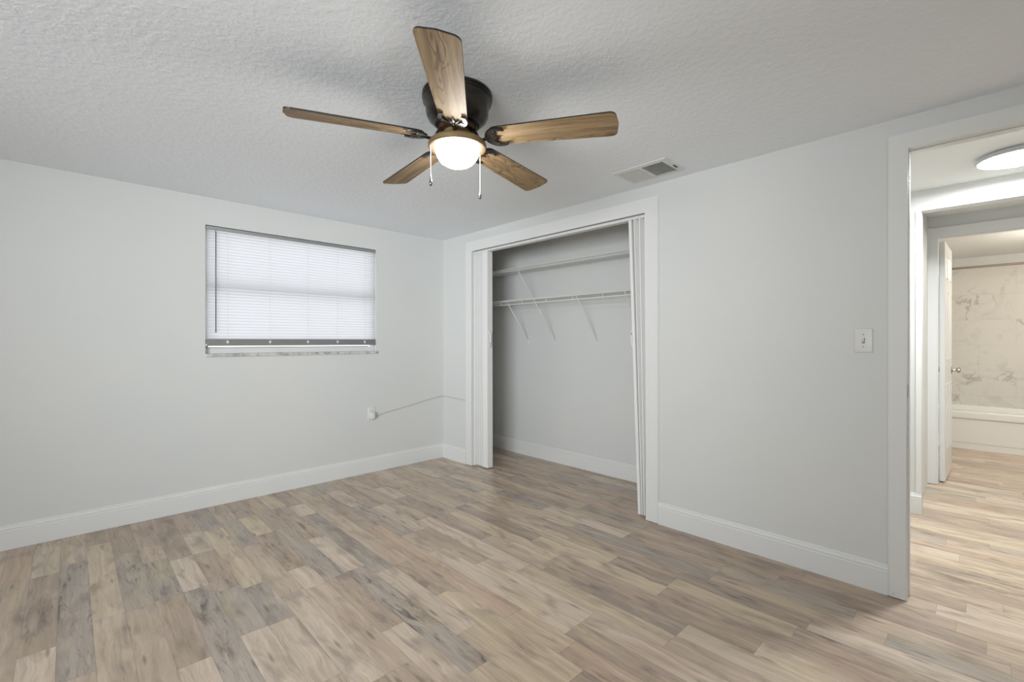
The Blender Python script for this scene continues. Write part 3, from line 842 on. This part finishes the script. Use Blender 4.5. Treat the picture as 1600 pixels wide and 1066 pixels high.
# ------------------------------------------------------------------ accordion doors
def accordion(label, yj, pl_top, pl_bot, n, post_w, side):
    """folded pleats between the jamb at yj and the lead post; side = +1 when the stack grows towards -y"""
    e = empty('accordion_door', (XC+0.052, yj, 0.0)); tag(e, label, 'accordion door', 'accordion doors of the closet')
    z0, z1 = 0.014, CZ-0.026
    xa, xb = -0.034, 0.036
    th = 0.0055
    bm = bmesh.new()
    def row(z, yl):
        P = []
        for i in range(2*n+1):
            y = -side*0.004 + (yl - yj + side*0.004) * i/(2*n)
            P.append(Vector((xa if i % 2 else xb, y, z)))
        return P
    bot, top = row(z0, pl_bot), row(z1, pl_top)
    for i in range(2*n):
        a, b, c, d = bot[i], bot[i+1], top[i+1], top[i]
        t1 = (b-a).normalized(); nn = Vector((t1.y, -t1.x, 0))*th/2
        q = t1*0.001
        vs = [bm.verts.new(p) for p in (a+nn+q, b+nn-q, b-nn-q, a-nn+q, d+nn+q, c+nn-q, c-nn-q, d-nn+q)]
        for f_ in ((3,2,1,0),(4,5,6,7),(0,1,5,4),(1,2,6,5),(2,3,7,6),(3,0,4,7)): bm.faces.new([vs[k] for k in f_])
    link('pleats', bm, M_vinyl, e)
    bm = bmesh.new()
    xo0, xo1 = -0.036, 0.030
    vs = []
    for z, yl in ((z0, pl_bot), (z1, pl_top)):
        ya_, yb_ = yl - yj, yl - yj - side*post_w
        vs += [bm.verts.new(p) for p in ((xo0, ya_, z), (xo1, ya_, z), (xo1, yb_, z), (xo0, yb_, z))]
    fs = [bm.faces.new([vs[k] for k in f_]) for f_ in ((3,2,1,0),(4,5,6,7),(0,1,5,4),(1,2,6,5),(2,3,7,6),(3,0,4,7))]
    bmesh.ops.bevel(bm, geom=list({ed for f_ in fs for ed in f_.edges}), offset=0.003, segments=2, affect='EDGES')
    link('lead_post', bm, M_vinyl, e)
    zc = 1.215; tt = (zc-z0)/(z1-z0)
    yl = pl_bot + (pl_top-pl_bot)*tt - yj - side*post_w
    bm = bmesh.new(); xh = -0.012
    lean = (pl_top-pl_bot)/(z1-z0)
    pts = []
    for s in range(11):
        a = s/10; z = -0.072 + 0.144*a
        d = 0.020*min(1, math.sin(PI*a)*1.9)
        pts.append((xh, yl + lean*z - side*d, zc+z))
    tube(bm, pts, [0.006]+[0.0065]*9+[0.006], 10)
    for zz in (-0.072, 0.072):
        box(bm, (xh-0.010, yl+lean*zz-0.003, zc+zz-0.011), (xh+0.010, yl+lean*zz+0.003, zc+zz+0.011), 0.002, 1)
    link('pull_handle', bm, M_plastic, e, True, 40)
    # jamb strip fixed to the casing
    bm = bmesh.new(); box(bm, (-0.030, -side*0.0005, z0-0.012), (0.032, -side*0.010, z1), 0.001, 1)
    link('jamb_strip', bm, M_vinyl, e)
    return e
accordion('white accordion door folded against the closet jamb beside the window wall', CY1, 3.305, 3.300, 4, 0.072, 1)
accordion('white accordion door folded and leaning at the closet jamb beside the wide blank wall', CY0, 1.712, 1.638, 3, 0.022, -1)

# ------------------------------------------------------------------ switch, outlet, cable
sw = empty('light_switch', (XC, 0.4165, 1.202)); tag(sw, 'white toggle light switch on the wall beside the hall doorway', 'light switch')
bm = bmesh.new(); box(bm, (-0.006, -0.036, -0.058), (0, 0.036, 0.058), 0.0035, 3); link('cover_plate', bm, M_plastic, sw, True, 40)
bm = bmesh.new(); box(bm, (-0.0064, -0.0055, -0.0125), (-0.0055, 0.0055, 0.0125)); link('toggle_slot', bm, M_slot, sw)
bm = bmesh.new(); prism(bm, [(-0.006, -0.009), (-0.006, 0.006), (-0.017, 0.013), (-0.018, 0.006)], (0, -0.004, 0), (1, 0, 0), (0, 0, 1), (0, 0.008, 0)); link('toggle', bm, M_plastic, sw)
for zz in (0.030, -0.030):
    bm = bmesh.new(); lathe(bm, [(0, 0.0016), (0.0025, 0.0013), (0.0034, 0)], n=12)
    bmesh.ops.rotate(bm, verts=bm.verts[:], cent=(0, 0, 0), matrix=Matrix.Rotation(R(-90), 3, 'Y')); bmesh.ops.translate(bm, verts=bm.verts[:], vec=(-0.006, 0, zz))
    link('screw', bm, M_alu, sw, True)

ot = empty('wall_outlet', (1.985, YW, 0.538)); tag(ot, 'white wall outlet low on the window wall with a plug in it', 'wall outlet')
bm = bmesh.new(); box(bm, (-0.036, -0.006, -0.058), (0.036, 0, 0.058), 0.0035, 3); link('cover_plate', bm, M_plastic, ot, True, 40)
for zz in (0.020, -0.020):
    bm = bmesh.new(); box(bm, (-0.017, -0.0075, zz-0.015), (0.017, -0.0055, zz+0.015), 0.004, 2)
    rc = link('receptacle', bm, M_plastic, ot)
    bm = bmesh.new()
    for xx in (-0.007, 0.007): box(bm, (xx-0.001, -0.0078, zz-0.002), (xx+0.001, -0.0074, zz+0.007))
    link('slots', bm, M_slot, rc)
cb = empty('cable', (2.0, YW, 0.52)); tag(cb, 'thin white cable running from the outlet plug round the corner to the closet casing', 'cable')
bm = bmesh.new(); box(bm, (-0.032, -0.040, -0.028), (0.006, -0.008, 0.030), 0.004, 2); link('plug', bm, M_plastic, cb, True, 40)
bm = bmesh.new()
def cubic(pts, n=10):
    P = [Vector(p) for p in pts]; out = []
    for i in range(len(P)-1):
        p0, p1, p2, p3 = P[max(i-1, 0)], P[i], P[i+1], P[min(i+2, len(P)-1)]
        for k in range(n):
            t_ = k/n
            out.append(0.5*((2*p1) + (p2-p0)*t_ + (2*p0-5*p1+4*p2-p3)*t_*t_ + (3*p1-p0-3*p2+p3)*t_**3))
    out.append(P[-1]); return out
cz = 0.52
pts = [(-0.012, -0.024, -0.028), (-0.004, -0.024, -0.036), (0.02, -0.014, -0.020), (0.10, -0.005, 0.004), (0.35, -0.004, 0.046), (0.60, -0.004, 0.090), (0.74, -0.0045, 0.109), (0.777, -0.010, 0.113), (0.7805, -0.045, 0.113), (0.7815, -0.18, 0.106), (0.7815, -0.30, 0.102), (0.7815, -0.372, 0.101), (0.7805, -0.386, 0.101)]
tube(bm, cubic(pts), 0.0031, 6)
link('cord', bm, M_cable, cb, True)

# ------------------------------------------------------------------ hall ceiling light
hl = empty('ceiling_light', (3.775, -0.125, H)); tag(hl, 'round white flush LED ceiling light glowing in the hall', 'ceiling light')
bm = bmesh.new()
lathe(bm, [(0, 0), (0.160, 0), (0.162, -0.006), (0.170, -0.010), (0.172, -0.026), (0.169, -0.031), (0.163, -0.032), (0.160, -0.030), (0, -0.029)], n=64)
tag(link('housing', bm, mat('lamp_rim_grey', lin(200, 202, 204), 0.4), hl, True, 35), label='pale grey rim')
bm = bmesh.new(); lathe(bm, [(0.1598, -0.0298), (0.158, -0.034), (0, -0.0355)], n=64)
tag(link('diffuser', bm, M_led, hl, True), label='glowing white diffuser')

# ------------------------------------------------------------------ bathtub and rod
tb = empty('bathtub', (7.175, 0, 0)); tag(tb, 'white alcove bathtub below the marble tiled bathroom wall', 'bathtub')
bm = bmesh.new()
# apron with recessed panel
prism(bm, [(0.0, 0.33), (-0.012, 0.345), (-0.012, 0.405), (-0.004, 0.42), (0.06, 0.42), (0.06, 0.0), (0.004, 0.0), (0.004, 0.06), (0.0, 0.075)], (0, -1.39, 0), (1, 0, 0), (0, 0, 1), (0, 2.085, 0))
link('apron', bm, M_tub, tb)
bm = bmesh.new()
ringp = []
def rr(x0, x1, y0, y1, r, z, n=6):
    o_ = []
    for cx, cy, a0_ in ((x1-r, y1-r, 0), (x0+r, y1-r, 90), (x0+r, y0+r, 180), (x1-r, y0+r, 270)):
        for i in range(n+1):
            a = R(a0_ + 90*i/n); o_.append((cx+r*math.cos(a), cy+r*math.sin(a), z))
    return o_
rings = [rr(0.055, 0.742, -1.39, 0.695, 0.005, 0.40), rr(0.055, 0.742, -1.39, 0.695, 0.005, 0.42), rr(0.09, 0.66, -1.30, 0.60, 0.16, 0.42), rr(0.10, 0.65, -1.29, 0.59, 0.16, 0.405), rr(0.16, 0.60, -1.15, 0.50, 0.16, 0.12), rr(0.22, 0.54, -1.08, 0.42, 0.12, 0.08)]
vr = [[bm.verts.new(p) for p in q] for q in rings]
for A, B in zip(vr, vr[1:]):
    for i in range(len(A)): bm.faces.new((A[i], A[(i+1) % len(A)], B[(i+1) % len(A)], B[i]))
bm.faces.new(vr[-1])
link('basin', bm, M_tub, tb, True, 40)
cr = empty('curtain_rod', (7.22, 0, 2.02)); tag(cr, 'bare nickel shower curtain rod spanning above the bathtub', 'curtain rod')
bm = bmesh.new(); tube(bm, [(0, -1.39, 0), (0, 0.69, 0)], 0.0125, 16); link('rod', bm, M_rod, cr, True, 40)
for yy, sg in ((-1.3995, 1), (0.6995, -1)):
    bm = bmesh.new(); lathe(bm, [(0, 0), (0.032, 0), (0.032, 0.006), (0.018, 0.016), (0.0135, 0.018), (0.0135, 0.03), (0, 0.03)], n=24)
    bmesh.ops.rotate(bm, verts=bm.verts[:], cent=(0, 0, 0), matrix=Matrix.Rotation(R(-90*sg), 3, 'X')); bmesh.ops.translate(bm, verts=bm.verts[:], vec=(0, yy, 0))
    link('flange', bm, M_rod, cr, True, 40)

# ------------------------------------------------------------------ what each piece of the setting is
SETTING = {
    'floor': ('grey brown wood-look laminate floor running through bedroom, closet, hall and bathroom', 'floor'),
    'ceiling': ('white knock-down textured bedroom ceiling holding the fan', 'ceiling'),
    'ceiling_hall': ('smooth white hall ceiling holding the round LED light', 'ceiling'),
    'ceiling_bathroom': ('plain white bathroom ceiling above the tiled wall', 'ceiling'),
    'ceiling_closet': ('shaded white ceiling inside the closet', 'ceiling'),
    'wall_back': ('off white bedroom wall with the blind-covered window', 'wall'),
    'wall_right': ('off white bedroom wall pierced by the closet and the hall doorway', 'wall'),
    'wall_closet_back': ('white back wall of the closet behind the wire shelves', 'wall'),
    'wall_hall_far': ('brightly lit white hall wall with a wide cased opening', 'wall'),
    'wall_bathroom_door': ('white wall framing the bathroom door', 'wall'),
    'wall_tile_surround': ('white marble tiled wall with grey veins above the bathtub', 'wall'),
    'baseboard_back': ('white baseboard under the blind-covered window', 'baseboard'),
    'baseboard_right': ('white baseboard below the light switch', 'baseboard'),
    'baseboard_corner': ('short white baseboard between room corner and closet casing', 'baseboard'),
    'baseboard_closet_back': ('white baseboard along the back of the closet', 'baseboard'),
    'baseboard_hall': ('short white baseboard in the bright hall', 'baseboard'),
    'trim_1': ('wide flat white casing around the closet opening', 'door casing'),
    'trim_2': ('scuffed white casing of the hall doorway with a metal strike plate', 'door casing'),
    'trim_3': ('narrow white edge strip on the hall wall opening', 'trim'),
    'trim_4': ('white casing around the bathroom doorway', 'door casing'),
    'door_1': ('white panelled bathroom door standing open with a nickel knob', 'door'),
    'window_1': ('back wall window with pale marble sill behind the closed blind', 'window'),
}
for n_, (l_, c_) in SETTING.items():
    tag(bpy.data.objects[n_], l_, c_)
bpy.context.view_layer.update()
